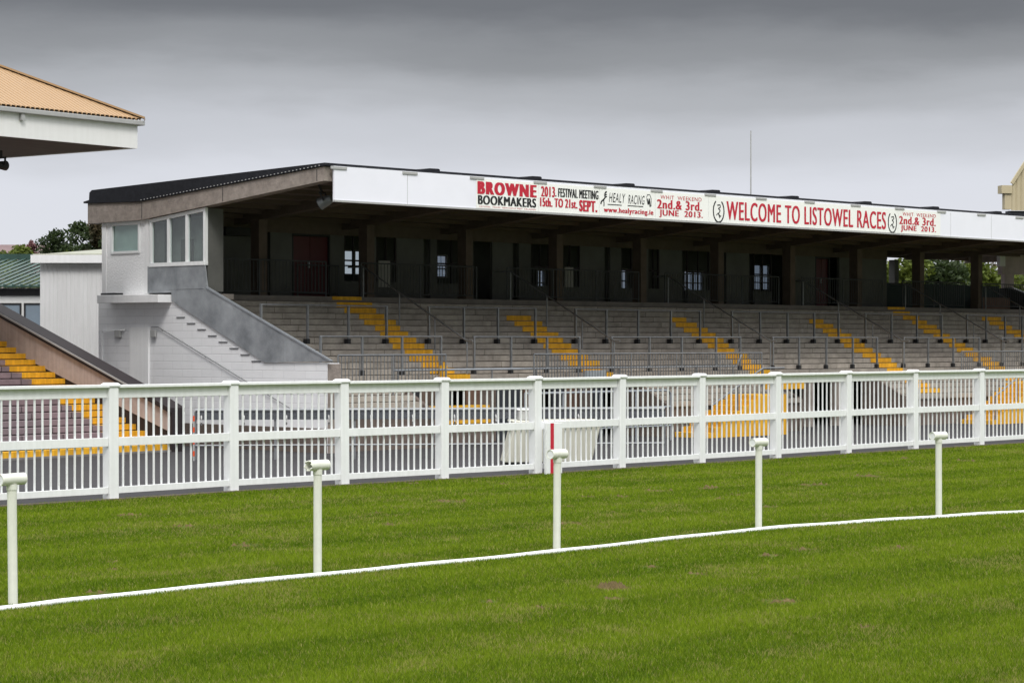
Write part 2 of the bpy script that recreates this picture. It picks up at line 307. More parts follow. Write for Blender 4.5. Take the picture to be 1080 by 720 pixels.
# ------------------------------------------------------------------ grass blades
def grass():
    def fence_x(Y): return np.interp(Y, [p[1] for p in FP], [p[0] for p in FP])
    n = 3300000; Z = 17.5 + (72-17.5)*RNG.random(n)**1.0
    keep = RNG.random(n) < np.minimum(1, (17.5/Z)**.9); Z = Z[keep]; n = len(Z)
    X = (RNG.random(n)-.5)*2*(.235*Z + 1.6)
    keep = (X > fence_x(Z)-.02) & (Z > 17.5); X = X[keep]; Z = Z[keep]; n = len(X)
    # patchy turf: clumps, divots, mowing bands along the rail
    def vn(x, y, s, sd):
        r = np.random.default_rng(sd).random((256,256)); xi = np.floor(x*s).astype(int); yi = np.floor(y*s).astype(int); fx_ = x*s-xi; fy_ = y*s-yi
        fx_ = fx_*fx_*(3-2*fx_); fy_ = fy_*fy_*(3-2*fy_)
        a = r[xi%256, yi%256]; b = r[(xi+1)%256, yi%256]; c = r[xi%256,(yi+1)%256]; d = r[(xi+1)%256,(yi+1)%256]
        return (a*(1-fx_)+b*fx_)*(1-fy_) + (c*(1-fx_)+d*fx_)*fy_
    n1 = vn(X, Z, .45, 1)*.4 + vn(X, Z, 1.3, 2)*.3 + vn(X, Z, 4.1, 3)*.3
    n2 = vn(X, Z, 1.1, 5)*.5 + vn(X, Z, 3.3, 6)*.3 + vn(X, Z, 7.0, 7)*.2
    u_ = -X*.70 + Z*.714                              # distance across the mowing bands
    u_ = (X*(-.6966) + Z*.7175)
    band = .5 + .5*np.sin((Z*.70 - X*.714)*2.1 + 1.2*vn(X, Z, .2, 9)) 
    band2 = .5 + .5*np.sin((Z*.70 - X*.714)*5.3 + 3*vn(X, Z, .3, 10))
    # the rail keeps a soft verge; divots are bare
    DV = [(x, y, r) for x, y, r in [(1.22,27.7,.26),(-3.9,33.4,.22),(-2.0,37.2,.2),(3.1,26.2,.20),(.9,37.5,.28),(4.6,41.2,.22),(2.4,29.3,.14),(-5.3,36.8,.25),(6.3,47.5,.3),(-1.2,42.6,.35),(2.9,45.6,.25),(5.6,33.0,.16),(3.7,23.8,.12),(7.9,50.6,.35),(-6.6,39.2,.2),(1.2,26.5,.10)]]
    DV += [(RNG.uniform(-8,12), RNG.uniform(19,60), RNG.uniform(.06,.2)) for _ in range(38)]
    bare = np.zeros(n)
    for dx, dy, dr in DV:
        d = np.hypot((X-dx)*.8, (Z-dy)*.55) + (n2-.5)*.22
        bare = np.maximum(bare, np.clip((dr-d)/dr*2.2, 0, 1))
    keep = RNG.random(n) > bare*.6
    X, Z, n1, n2, band, band2, bare = [q[keep] for q in (X, Z, n1, n2, band, band2, bare)]; n = len(X)
    ln = (.022 + .034*RNG.random(n))*(.75+.6*n1)*(1-.45*bare); w = .0048*np.maximum(1, Z/20)**.8
    ang = RNG.random(n)*2*np.pi; lean = (RNG.random(n)*.9+.15)*ln; la = RNG.random(n)*2*np.pi
    v = np.empty((n, 3, 3)); ca, sa = np.cos(ang)*w, np.sin(ang)*w
    v[:,0] = np.c_[X-ca, Z-sa, np.full(n,-.002)]; v[:,1] = np.c_[X+ca, Z+sa, np.full(n,-.002)]; v[:,2] = np.c_[X+np.cos(la)*lean, Z+np.sin(la)*lean, ln]
    me = bpy.data.meshes.new('grass'); me.vertices.add(n*3); me.vertices.foreach_set('co', v.reshape(-1))
    me.loops.add(n*3); me.loops.foreach_set('vertex_index', np.arange(n*3, dtype=np.int32))
    me.polygons.add(n); me.polygons.foreach_set('loop_start', np.arange(0, n*3, 3, dtype=np.int32)); me.polygons.foreach_set('loop_total', np.full(n, 3, dtype=np.int32))
    me.update()
    g1 = np.array([.055,.112,.004]); g2 = np.array([.195,.268,.016]); dry = np.array([.34,.29,.11]); soil = np.array([.25,.19,.075])
    f = np.clip(.5*n1 + .30*band + .16*band2 + .85*RNG.random(n) - .32, 0, 1)[:,None]
    c = g1*(1-f) + g2*f
    dm = ((RNG.random(n) < .07 + .34*np.clip((n2-.53)*4,0,1))*.7)[:,None]; c = c*(1-dm) + dry*dm
    sm = (np.clip(bare*1.2,0,1)*.8*(RNG.random(n) < .65))[:,None]; c = c*(1-sm) + soil*sm
    at = me.color_attributes.new('tint', 'FLOAT_COLOR', 'POINT')
    cc = np.ones((n,3,4)); cc[:,:,:3] = c[:,None,:]; at.data.foreach_set('color', cc.reshape(-1))
    me.materials.append(M['blades']); o = bpy.data.objects.new('grass', me); COL.objects.link(o)
    tag(o, 'short mown green turf with worn patches across the foreground', 'grass', kind='stuff')
    # divots: small crumbs of soil lying in the bare spots
    db = MB()
    for dx, dy, dr in DV:
        for q in range(int(4 + dr*26)):
            a = random.random()*6.28; r = dr*random.random()*1.2; s_ = random.uniform(.012,.03)*(1 + dy/60)
            cx, cy = dx+math.cos(a)*r, dy+math.sin(a)*r*1.4
            if cx < float(fence_x(cy))+.3: continue
            vs = [(cx+s_*random.uniform(.6,1.3)*math.cos(k_*1.57), cy+s_*random.uniform(.6,1.3)*math.sin(k_*1.57), 0) for k_ in range(4)] + [(cx, cy, s_*random.uniform(.7,1.3))]
            db.add(vs, [(0,1,4),(1,2,4),(2,3,4),(3,0,4)])
    for q in range(70):                                # one kicked-up clod of earth
        a = random.random()*6.28; r = .16*random.random(); s_ = random.uniform(.02,.05); cx, cy = 1.22+math.cos(a)*r, 27.7+math.sin(a)*r*1.5
        vs = [(cx+s_*math.cos(k_*1.57+a), cy+s_*math.sin(k_*1.57+a), 0) for k_ in range(4)] + [(cx, cy, s_*1.5+.03*(1-r/.16))]
        db.add(vs, [(0,1,4),(1,2,4),(2,3,4),(3,0,4)])
    tag(obj('loose_soil', db, mat('soil', (.17,.125,.05), .95, var=.2, scale=20)), 'crumbs of loose brown soil in the turf divots', 'soil', kind='stuff')
grass()
# ------------------------------------------------------------------ MAIN GRANDSTAND (local axes: x along the front, y to the back)
GS = thing('grandstand', 'long concrete grandstand with terraces, black roof and white advertising fascia', 'grandstand', W(0,0,0), MA)
UE = 46.6
R0, RR, TT = 2.02, .1815, .36                       # top of the first main row, rise, tread
def zt(i): return R0 + RR*i
def vt(i): return 2.0 + TT*i
NB = 13
def row(i, u0, u1, name='terrace_step'):
    c = MB(); v = vt(i); z = zt(i); back = TT + .05
    c.box(u0, u1, v, v+back, z-.161, z)                # the slab
    c.box(u0+.01, u1-.01, v+.07, v+back, z-RR-.02, z-.161)      # recessed shadow gap
    return obj(name, c, M['terrace'], GS, bevel=.006)
for i in range(0, NB): row(i, .44, UE)
LOW = [(.44, 4.06), (14.4, 21.2), (27.4, UE)]
for (a, b) in LOW:
    for i in range(-5, 0): row(i, a, b)
    obj('front_wall', MB().box(a, b, vt(-5)+.07, vt(-5)+.3, 0, zt(-6)), M['dirtyc'], GS)
for x in (4.06, 14.25, 21.2, 27.25):
    obj('end_wall', MB().prism([(.2,0),(2.0,0),(2.0,1.8),(vt(-1),1.8),(.2,1.05)], x, x+.15), M['dirtyc'], GS)
# platform and hall floor
obj('platform', MB().box(.3, 48.0, vt(13), 10.7, zt(12)+.02, zt(13)), M['tread'], GS)
# doors region, closed wall with doors under the terrace
def door_zone(a, b, step, kinds):
    x = a; j = 0
    obj('header_beam', MB().box(a, b, 1.98, 2.2, 1.86, 2.0-.14), M['dirtyc'], GS)
    while x < b - .2:
        w = min(step, b-x)
        kd = kinds[j % len(kinds)]
        if kd == 'w': obj('wall_panel', MB().box(x, x+w, 2.06, 2.2, 0, 1.86), M['dirtyc'], GS)
        elif kd == 'b': obj('brown_panel', MB().box(x, x+w, 2.09, 2.17, 0, 1.86), M['brownp'], GS)
        elif kd == 'n':
            d = obj('door', MB().box(x+.04, x+w-.04, 2.12, 2.17, .02, 1.82), M['navy'], GS); obj('door_handle', MB().box(x+w-.2, x+w-.14, 2.07, 2.12, .9, 1.0), M['galvlt'], d)
        x += w; j += 1
door_zone(4.21, 14.25, .62, ['b','n','w','n','o','b','w','n','n','b','o','n','b','w','n','o'])
for x in (22.6, 24.2, 25.8): obj('pillar', MB().box(x, x+.25, 2.05, 2.35, 0, 1.86), M['concrete'], GS)
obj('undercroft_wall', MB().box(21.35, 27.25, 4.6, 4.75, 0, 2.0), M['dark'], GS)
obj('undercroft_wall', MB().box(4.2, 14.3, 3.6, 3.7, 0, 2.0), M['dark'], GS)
# yellow aisles painted on the steps
def aisle(u, i0, i1, w=1.15):
    c = MB()
    for i in range(i0, i1+1):
        a = u - w/2 + random.choice((-.16,0,0,.12)); b = u + w/2 + random.choice((-.14,0,0,.16))
        v = vt(i); z = zt(i); c.box(a, b, v-.006, v+TT-.03, z-.15, z+.005)
    return obj('aisle_marking', c, M['yellow'], GS)
for u, lo, hi in ((6.65, 0, 12), (13.2, 0, 10), (21.3, 0, 10), (29.4, -4, 10), (36.2, -4, 12), (42.1, -4, 11)): aisle(u, lo, hi)
# upper landing tops of the first and fifth aisles
for u in (6.65, 36.2): obj('aisle_marking', MB().box(u-.6, u+.6, vt(13)-.02, vt(13)+.25, zt(13)-.10, zt(13)+.006), M['yellow'], GS)
# painted stairs protruding at ground level
def front_stair(u0, n, top, w=1.3):
    c = MB()
    for i in range(n):
        z = top*(i+1)/n; c.box(u0+.36*i, u0+.36*(i+1)+(.0 if i < n-1 else 1.2), -1.25, -1.25+w, 0 if i else 0, z)
    o = obj('yellow_stair', c, M['yellow'], GS, bevel=.008)
    h = MB(); a = (u0+.3, -1.2, top/n+.85); b = (u0+.36*n, -1.2, top+.85); h.tube([a, b, (b[0]+1.1, b[1], b[2])], .03)
    for q in range(3):
        t_ = q/2; h.tube([(a[0]+(b[0]-a[0])*t_, -1.2, top/n+(top-top/n)*t_), (a[0]+(b[0]-a[0])*t_, -1.2, a[2]+(b[2]-a[2])*t_)], .025)
    obj('handrail', h, M['galvdk'], GS, smooth=True)
front_stair(14.5, 8, 1.30); front_stair(30.7, 9, 1.45)
obj('yellow_landing', MB().box(19.3, 21.2, .02, .2, 1.42, 1.75), M['yellow'], GS)
obj('yellow_post', MB().box(6.05, 6.3, 1.85, 1.97, 0, 2.3), M['yellow'], GS)
obj('aisle_marking', MB().box(4.5, 7.6, 1.4, 1.9, 1.02, 1.12).box(4.5, 7.6, 1.35, 1.9, .6, .7), M['yellow'], GS)
obj('stair_block', MB().box(4.3, 7.8, 1.42, 2.0, 0, 1.015), M['dirtyc'], GS)
# left side wall
sw = [(0,0),(0,2.42),(2.57,2.42),(6.71,4.15),(10.37,4.15),(10.37,0)]
obj('side_wall', MB().prism(sw, 0, .44), M['render'], GS)
obj('wall_pilaster', MB().box(-.06, -.002, 7.84, 8.75, 0, 3.42), M['slabw'], GS)
obj('plinth', MB().box(-.03, -.002, .0, 10.37, 0, .66), M['dirtyc'], GS)
obj('end_face', MB().box(.02, .46, -.03, -.002, 0, 2.40), M['concrete'], GS)
for q in range(8):
    t_ = (q+.35)/8; v = 6.62 + (2.74-6.62)*t_; z = 3.84 + (2.42-3.84)*t_ - .08; obj('step_ledge', MB().box(-.022, -.001, v-.28, v+.1, z-.018, z+.012), M['galvdk'], GS)
hr = MB().tube([(-.05,7.7,3.42),(-.05,7.38,3.42),(-.05,3.48,1.94),(-.05,1.2,1.08)], .013, 8)
for v, z in ((7.2,3.35),(5.2,2.59),(3.2,1.83)): hr.tube([(-.05,v,z),(0,v,z-.03)], .015, 6)
obj('handrail', hr, M['galvdk'], GS, smooth=True)
obj('drain_pipe', MB().tube([(-.06,10.1,0),(-.06,10.1,3.3),(-.06,9.0,3.34)], .028, 8), M['slabw'], GS, smooth=True)
for v in (9.3, 7.55):
    l = obj('bulkhead_light', MB().box(-.12, -.06 if v < 8 else -.002, v-.12, v+.12, 3.12, 3.34), M['gutter'], GS, bevel=.02)
# slab under the control room
obj('balcony_slab', MB().prism([(6.78,4.12),(6.78,4.35),(9.75,4.37),(9.75,4.13)], -.5, -.001), M['slabw'], GS, bevel=.01)
obj('slab_flashing', MB().box(-.4, -.1, 9.0, 9.7, 4.37, 4.43), M['dark'], GS)
# galvanised side parapet sheet
gp = [(7.88,5.19),(5.22,5.22),(5.09,4.52),(-.19,2.46),(2.57,2.425),(6.71,4.16),(6.75,4.41),(7.88,4.41)]
obj('side_parapet', MB().prism(gp, -.05, -.003), M['galv'], GS)
obj('parapet_trim', MB().bar((-.03,5.12,4.53),(-.03,-.22,2.47),.09,.04), M['galvlt'], GS)
sl = MB()
for v in (6.55, 3.9, 1.7):
    zt_ = 4.52 - (5.09-v)*.386 if v < 5.09 else 5.19; zb_ = max(2.43, 2.425+(v-2.57)*.417)
    sl.box(-.058, -.0505, v-.02, v+.02, zb_+.02, zt_-.03)
sl.box(-.058, -.0505, 5.25, 7.8, 4.50, 4.535)
obj('sheet_seam', sl, M['galv'], GS)
# ---------------- control room at the left end
def wall_with_hole(parent, name, m, u0, u1, v0, v1, z0, ztop, hole):
    a, b, c, d = hole; t_ = lambda v: ztop(v)
    o = MB(); o.prism([(v0,z0),(a,z0),(a,t_(a)),(v0,t_(v0))], u0, u1); o.prism([(b,z0),(v1,z0),(v1,t_(v1)),(b,t_(b))], u0, u1)
    o.prism([(a,z0),(b,z0),(b,c),(a,c)], u0, u1); o.prism([(a,d(a)),(b,d(b)),(b,t_(b)),(a,t_(a))], u0, u1)
    return obj(name, o, m, parent)
def gb(v): return 7.31 - (v/8.1)*.76 if v < 8.1 else 6.55            # underside of the gable beam
wall_with_hole(GS, 'room_wall', M['rough'], .0, .12, 7.86, 10.15, 4.37, lambda v: gb(v)-.005, (8.34, 9.7, 5.63, lambda v: 6.48))
for a, b in ((7.86,8.05),(9.95,10.16)): obj('wall_trim', MB().box(-.03,-.003,a,b,4.4,6.5), M['slabw'], GS)
fr = MB(); fr.box(-.03,.05,8.3,8.38,5.6,6.5).box(-.03,.05,9.66,9.74,5.6,6.5).box(-.032,.05,8.38,9.66,5.6,5.67).box(-.032,.05,8.38,9.66,6.43,6.5)
w1 = obj('window_frame', fr, M['white'], GS); obj('pane', MB().box(.03,.035,8.38,9.66,5.67,6.43), M['glass'], w1)
obj('blind', MB().box(.055,.062,8.3,9.12,5.6,6.48).box(.075,.082,9.1,9.72,5.6,6.48), M['curtain'], w1)
fr = MB(); V = (5.24, 6.06, 6.92, 7.76)
for v in V: fr.prism([(v-.045,5.2),(v+.045,5.2),(v+.045,gb(v+.045)-.02),(v-.045,gb(v-.045)-.02)], -.04, .06)
fr.box(-.07,.07,5.2,7.8,5.17,5.28)
fr.prism([(5.24,gb(5.24)-.12),(7.78,gb(7.78)-.12),(7.78,gb(7.78)-.02),(5.24,gb(5.24)-.02)], -.038, .058)
w2 = obj('window_frame', fr, M['white'], GS)
for a, b in zip(V[:-1], V[1:]):
    obj('pane', MB().prism([(a+.045,5.28),(b-.045,5.28),(b-.045,gb(b)-.12),(a+.045,gb(a)-.12)], .02, .026), M['glass'], w2)
obj('room_back_wall', MB().box(.34,.42,5.3,10.1,4.4,6.6), M['roomin'], GS)
obj('room_front_wall', MB().box(.07,.62,5.20,5.30,4.42,6.78), M['panel'], GS)
obj('room_floor', MB().box(.02,1.0,5.2,10.1,4.2,4.36), M['tread'], GS)
obj('room_door', MB().box(.30,.338,6.2,6.75,4.4,5.95), M['panel'], GS)
obj('room_curtain', MB().box(.12,.16,7.3,7.8,4.5,6.45), M['panel'], GS)
# ---------------- back wall of the platform
def ceil_z(v): return gb(v)
items = [(2.4,2.88,'l'),(2.88,4.25,'d'),(4.25,4.77,'o'),(4.77,5.65,'p'),(5.65,7.21,'r'),(7.21,7.81,'p'),(7.81,8.62,'w'),(8.62,9.19,'p'),(9.19,10.07,'w'),(10.07,11.3,'p'),(11.3,11.6,'o'),(11.6,11.9,'p'),
 (11.9,13.3,'w'),(13.3,13.6,'p'),(13.6,14.5,'o'),(14.5,15.5,'p'),(15.5,15.8,'o'),(15.8,16.4,'p'),(16.4,17.35,'w'),(17.35,17.9,'p'),(17.9,18.9,'w'),(18.9,20.2,'p'),(20.2,20.5,'o'),(20.5,21.1,'p'),(21.1,22.25,'w'),(22.25,22.6,'p'),
 (22.6,23.2,'w'),(23.2,24.5,'p'),(24.5,24.8,'o'),(24.8,26.1,'w'),(26.1,26.5,'p'),(26.5,27.1,'o'),(27.1,28.5,'p'),(28.5,28.8,'o'),(28.8,29.9,'w'),(29.9,30.9,'o'),(30.9,32.7,'p'),(32.7,33.65,'r'),(33.65,34.3,'o'),(34.3,37.6,'p')]
ZF = zt(13); ZD = 6.36
for a, b, kd in items:
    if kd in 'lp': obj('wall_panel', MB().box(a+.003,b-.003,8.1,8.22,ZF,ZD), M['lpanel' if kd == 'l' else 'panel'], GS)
    elif kd == 'd': obj('roller_door', MB().box(a,b,8.2,8.25,ZF,ZD-.1), M['panel'], GS); obj('shutter_box', MB().box(a-.05,b+.05,7.85,8.15,6.2,6.45), M['dark'], GS)
    elif kd == 'r':
        d = obj('red_door', MB().box(a+.05,(a+b)/2-.01,8.16,8.2,ZF+.02,ZD-.08).box((a+b)/2+.01,b-.05,8.16,8.2,ZF+.02,ZD-.08), M['reddoor'], GS)
        obj('door_handle', MB().box((a+b)/2-.1,(a+b)/2-.06,8.1,8.16,5.3,5.5), M['galvlt'], d)
        obj('door_frame', MB().box(a,a+.05,8.09,8.22,ZF,ZD).box(b-.05,b,8.09,8.22,ZF,ZD).box(a+.05,b-.05,8.09,8.22,ZD-.06,ZD), M['dark'], GS)
    elif kd == 'w':
        s_ = obj('window', MB().box(a,b,8.1,8.2,ZF,4.92), M['panel'], GS)
        obj('window_frame', MB().box(a,a+.04,8.11,8.17,4.92,ZD).box(b-.04,b,8.11,8.17,4.92,ZD).box((a+b)/2-.02,(a+b)/2+.02,8.11,8.17,4.92,ZD).box(a+.04,b-.04,8.11,8.17,5.55,5.60), M['brownc'], s_)
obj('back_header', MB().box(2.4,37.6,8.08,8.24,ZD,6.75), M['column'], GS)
rw = [(9.95,11.0,5.2,6.05),(14.2,14.8,5.2,6.0),(19.3,19.75,4.8,5.6),(23.45,24.25,4.95,5.75),(27.55,28.75,4.95,5.75),(31.9,32.95,5.05,6.1)]
x = .5; c = MB()
for a, b, p, q in rw:
    c.box(x, a, 10.55, 10.7, ZF, 6.62); c.box(a, b, 10.55, 10.7, ZF, p); c.box(a, b, 10.55, 10.7, q, 6.62); x = b
c.box(x, 37.6, 10.55, 10.7, ZF, 6.62)
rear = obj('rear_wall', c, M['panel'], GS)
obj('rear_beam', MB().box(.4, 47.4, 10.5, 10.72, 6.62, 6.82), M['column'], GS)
for a, b, p, q in rw:
    f = MB().box(a,a+.05,10.56,10.66,p,q).box(b-.05,b,10.56,10.66,p,q).box(a+.05,b-.05,10.56,10.66,q-.05,q).box(a+.05,b-.05,10.56,10.66,p,p+.05).box(a+.05,b-.05,10.57,10.65,p+.3,p+.34)
    if b-a > .7: f.box((a+b)/2-.035,(a+b)/2+.035,10.57,10.65,p+.05,q-.05)
    f = obj('rear_window', f, M['lpanel'], rear); obj('pane', MB().box(a+.05,b-.05,10.60,10.605,p+.05,q-.05), M['dimglass' if a < 10 else 'dimmerglass'], f)
obj('end_wall', MB().box(37.45,37.6,8.24,10.55,ZF,6.5), M['panel'], GS)
obj('end_wall', MB().box(.44,.6,8.3,10.6,ZF,6.5), M['panel'], GS)
obj('rear_wall_base', MB().box(.5, 48, 10.56, 10.7, 0, ZF-.17), M['concrete'], GS)
# pale panels set in two window openings of the back wall
for a, b, z0, z1 in ((9.25,9.75,4.75,5.6),(18.05,18.5,4.9,5.6)):
    obj('pale_panel', MB().box(a,b,8.05,8.08,z0,z1), M['lpanel'], GS)
# open bays at the right end
for (a, b) in ((37.62,42.6),(42.62,46.4)): obj('hoarding', MB().box(a,b,8.3,8.36,ZF,5.42), M['dgreen'], GS)
obj('rear_column', MB().box(41.2,41.5,10.2,10.5,ZF,6.5), M['panel'], GS)
obj('brown_kiosk_panel', MB().box(44.0,46.2,7.6,7.7,ZF,4.9), M['brownp'], GS)
# end parapet at the right
obj('end_parapet', MB().prism([(8.6,4.2),(8.6,5.35),(7.9,5.35),(0,2.6),(0,0),(6.0,0),(8.6,0)], UE, UE+.2), M['dark'], GS)
obj('parapet_coping', MB().bar((UE+.1,7.9,5.37),(UE+.1,0,2.62),.26,.06), M['galvdk'], GS)
# ---------------- columns, beams, roof
for kx in range(10):
    u = 3.5 + 4.36*kx
    obj('column', MB().box(u-.16,u+.16,6.9,7.3,ZF-.1,gb(7.0)+.1), M['column'], GS, bevel=.01)
    obj('roof_beam', MB().prism([(0.0,gb(0.)-.02),(8.1,gb(8.1)-.01),(10.6,6.54),(10.6,6.9),(8.1,6.95),(0.0,7.62)], u-.17, u+.17), M['column'], GS)
# one slender end strut behind
RU0, RU1 = -.12, 47.75
deck = [(-.02,gb(0)+.30),(8.1,gb(8.1)+.24),(10.7,6.80),(10.7,6.86),(8.1,6.86),(-.02,7.66)]
obj('soffit', MB().prism(deck, .26, RU1-.3), M['soffit'], GS)
for kx in range(9):
    v = .5 + .9*kx
    if v > 8: break
    z = gb(v)+.30-(v/8.1)*.06; obj('purlin', MB().box(.27,RU1-.31,v-.06,v+.06,z-.11,z+.03), M['soffit'], GS)
obj('gable_beam', MB().prism([(-.02,7.30),(8.1,6.55),(10.75,6.53),(10.75,7.14),(8.1,7.08),(-.02,7.68)], RU0, .25), M['concrete'], GS)
obj('gable_beam', MB().prism([(-.02,7.30),(8.1,6.55),(10.75,6.53),(10.75,7.14),(8.1,7.08),(-.02,7.68)], RU1-.3, RU1), M['concrete'], GS)
jm = MB()
for v in (8.06, 4.3, .28): jm.box(RU0-.004, RU0-.001, v-.012, v+.012, gb(v)+.02, 7.64-(v/8.1)*.58)
obj('beam_joint', jm, M['dark'], GS)
roof = obj('roof', MB().prism([(-.10,7.70),(8.1,7.09),(10.9,7.15),(10.9,7.20),(10.62,7.24),(10.60,7.46),(10.48,7.53),(-.10,7.775)], RU0-.05, RU1+.05), M['roofblk'], GS)
for q in range(52):
    v = .1 + q*.155; z = 7.685 - v*.0735; obj('sheet_end_dot', MB().box(RU0-.056, RU0-.051, v, v+.045, z+.02, z+.045), M['gutter'], roof)  # pale dots stand in for bright gaps at the corrugated sheet ends
# fascia board with its clips and roof caps
fas = obj('fascia', MB().box(.11, RU1, -.16, -.105, 6.79, 7.70), M['fascia'], GS)
obj('fascia_trim', MB().box(.11, RU1, -.19, -.10, 6.74, 6.79), M['gutter'], fas)
fj = MB()
for q in range(1, 14):
    u = .11 + 2.69*q*1.0
    if not 5.4 < u < 28.8: fj.box(u-.006,u+.006,-.163,-.1605,6.79,7.65)
obj('panel_joint', fj, M['gutter'], fas)
for q in range(18):
    u = .27 + 2.62*q; obj('fascia_clip', MB().box(u-.28,u+.28,-.19,-.14,7.61,7.69), M['gutter'], fas, bevel=.01)
for q in range(11):
    u = 4.05 + 4.18*q
    obj('roof_cap', MB().prism([(u-.7,7.76),(u+.30,7.76),(u+.30,7.845),(u+.24,7.865),(u-.10,7.86)], .15, .9, 'y'), M['roofblk'], roof)
# platform balustrade with bars
def balustrade(u0, u1, v, z0, h, parent, m, sp_=.14, mid=None):
    c = MB(); c.tube([(u0,v,z0+h),(u1,v,z0+h)], .025, 6); c.tube([(u0,v,z0+.12),(u1,v,z0+.12)], .018, 6)
    n = int((u1-u0)/sp_)
    for q in range(n+1):
        x_ = u0 + (u1-u0)*q/n; c.bar((x_,v,z0+.12),(x_,v,z0+h), .016, .016)
    npst = max(2, int((u1-u0)/1.9)+1)
    for q in range(npst):
        x_ = u0 + (u1-u0)*q/(npst-1); c.tube([(x_,v,z0-.02),(x_,v,z0+h)], .028, 6)
    return obj('balustrade', c, m, parent)
segs = [(.66,5.95),(7.4,12.5),(13.95,20.6),(22.05,28.7),(30.15,35.5),(36.9,41.4),(42.8,46.3)]
for a, b in segs: balustrade(a, b, 6.85, zt(13), 1.07, GS, M['dkrail'])
balustrade(5.7, 7.4, 7.9, zt(13)+.0, 1.0, GS, M['dkrail'])
# aisle handrails
def aisle_rail(u):
    c = MB(); v0, v1 = 6.75, 2.15
    za, zb = zt(13)+.95, R0+.18*0+1.0
    c.tube([(u,v0+.7,za),(u,v0,za),(u,v1,zb),(u,v1-.25,zb)], .027, 8)
    for t_ in (0, .36, .70, 1):
        v = v0+(v1-v0)*t_; z = za+(zb-za)*t_; c.tube([(u,v,z-1.02),(u,v,z)], .025, 8)
    obj('handrail', c, M['galvdk'], GS, smooth=True)
for u in (7.4, 14.0, 22.1, 30.1, 36.95, 42.9): aisle_rail(u)
# ------------------------------------------------------------------ crush barriers on the terraces (each its own thing)
def barrier(u0, posts, v, z, lab, h=1.12):
    o = thing('crush_barrier', lab, 'crush barrier', W(u0, v, z), MA, 'steel crush barriers on the terraces of the long grandstand')
    L_ = posts[-1] - u0
    obj('rail', MB().tube([(-.04,0,h),(L_+.04,0,h)], .024, 8), M['galvdk'], o, smooth=True)
    for p in posts:
        x_ = p-u0
        pp = obj('post', MB().bar((x_,.0,0),(x_,.0,h),.07,.05), M['galvdk'], o)
        obj('foot', MB().box(x_-.055,x_+.055,-.05,.12,.0,.15), M['dark'], pp)
zA = zt(5)+.001; zB = zt(0)+.001
pos = ['left end', 'second from the left', 'third from the left', 'middle', 'third from the right', 'second from the right', 'right end']
A = [[1.02,2.75,4.33,5.85],[7.6,9.1,10.6,12.3],[14.2,15.7,17.3,18.99,20.55],[22.3,23.9,25.5,27.1,28.6],[30.3,32.0,33.7,35.4],[37.2,38.6,40.0,41.3],[43.1,44.7,46.2]]
for k_, P in enumerate(A): barrier(P[0], P, vt(5)+.2, zA, 'crush barrier in the upper row on the terraces, %s of the seven' % pos[k_])
B = [[1.75,3.32,4.88,6.45],[7.83,9.42,11.02,12.5],[14.03,15.88,17.51,19.3,20.6],[22.4,23.9,25.5,27.1,28.6],[30.3,31.9,33.6,35.4],[37.0,38.5,40.0,41.4],[42.9,44.5,46.1]]
for k_, P in enumerate(B): barrier(P[0], P, vt(0)+.28, zB, 'crush barrier in the lower row on the terraces, %s of the seven' % pos[k_])
def barred(u0, u1, lab):
    o = thing('barred_railing', lab, 'railing', W(u0, 1.2, 0), MA, 'low barred railings at the terrace front')
    z0 = 1.65; h = .97; L_ = u1-u0
    c = MB().tube([(0,0,z0+h),(L_,0,z0+h)], .026, 8).tube([(0,0,z0+.15),(L_,0,z0+.15)], .018, 8)
    obj('rail', c, M['galvdk'], o, smooth=True)
    c = MB(); n = int(L_/.13)
    for q in range(1, n): c.bar((L_*q/n,0,z0+.15),(L_*q/n,0,z0+h), .022, .016)
    obj('bars', c, M['galvdk'], o)
    n = max(2, int(L_/2)+1)
    for q in range(n): obj('post', MB().tube([(L_*q/(n-1),0,1.0 if u0 < 4 and q < 2 else 1.4),(L_*q/(n-1),0,z0+h)], .024, 8), M['galvdk'], o, smooth=True)
barred(1.45, 5.6, 'low barred railing beside the white side wall at the terrace front')
barred(9.3, 20.4, 'long low barred railing at the terrace front above the cream bin')
barred(32.5, 37.0, 'low barred railing at the far right of the terrace front')
o = thing('guard_rail', 'long horizontal steel tube rail along the edge of the terrace front wall', 'railing', W(3.7, 1.9, 0), MA)
obj('rail', MB().tube([(0,-.5,2.18),(.5,-.5,2.18),(15.6,-.5,2.18)], .035, 8).tube([(15.6,-.5,2.18),(16.1,-.3,2.55)], .03, 8), M['galvlt'], o, smooth=True)
for q in range(9): obj('post', MB().tube([(.2+1.9*q,-.5,1.4),(.2+1.9*q,-.5,2.18)], .03, 8), M['galvdk'], o, smooth=True)
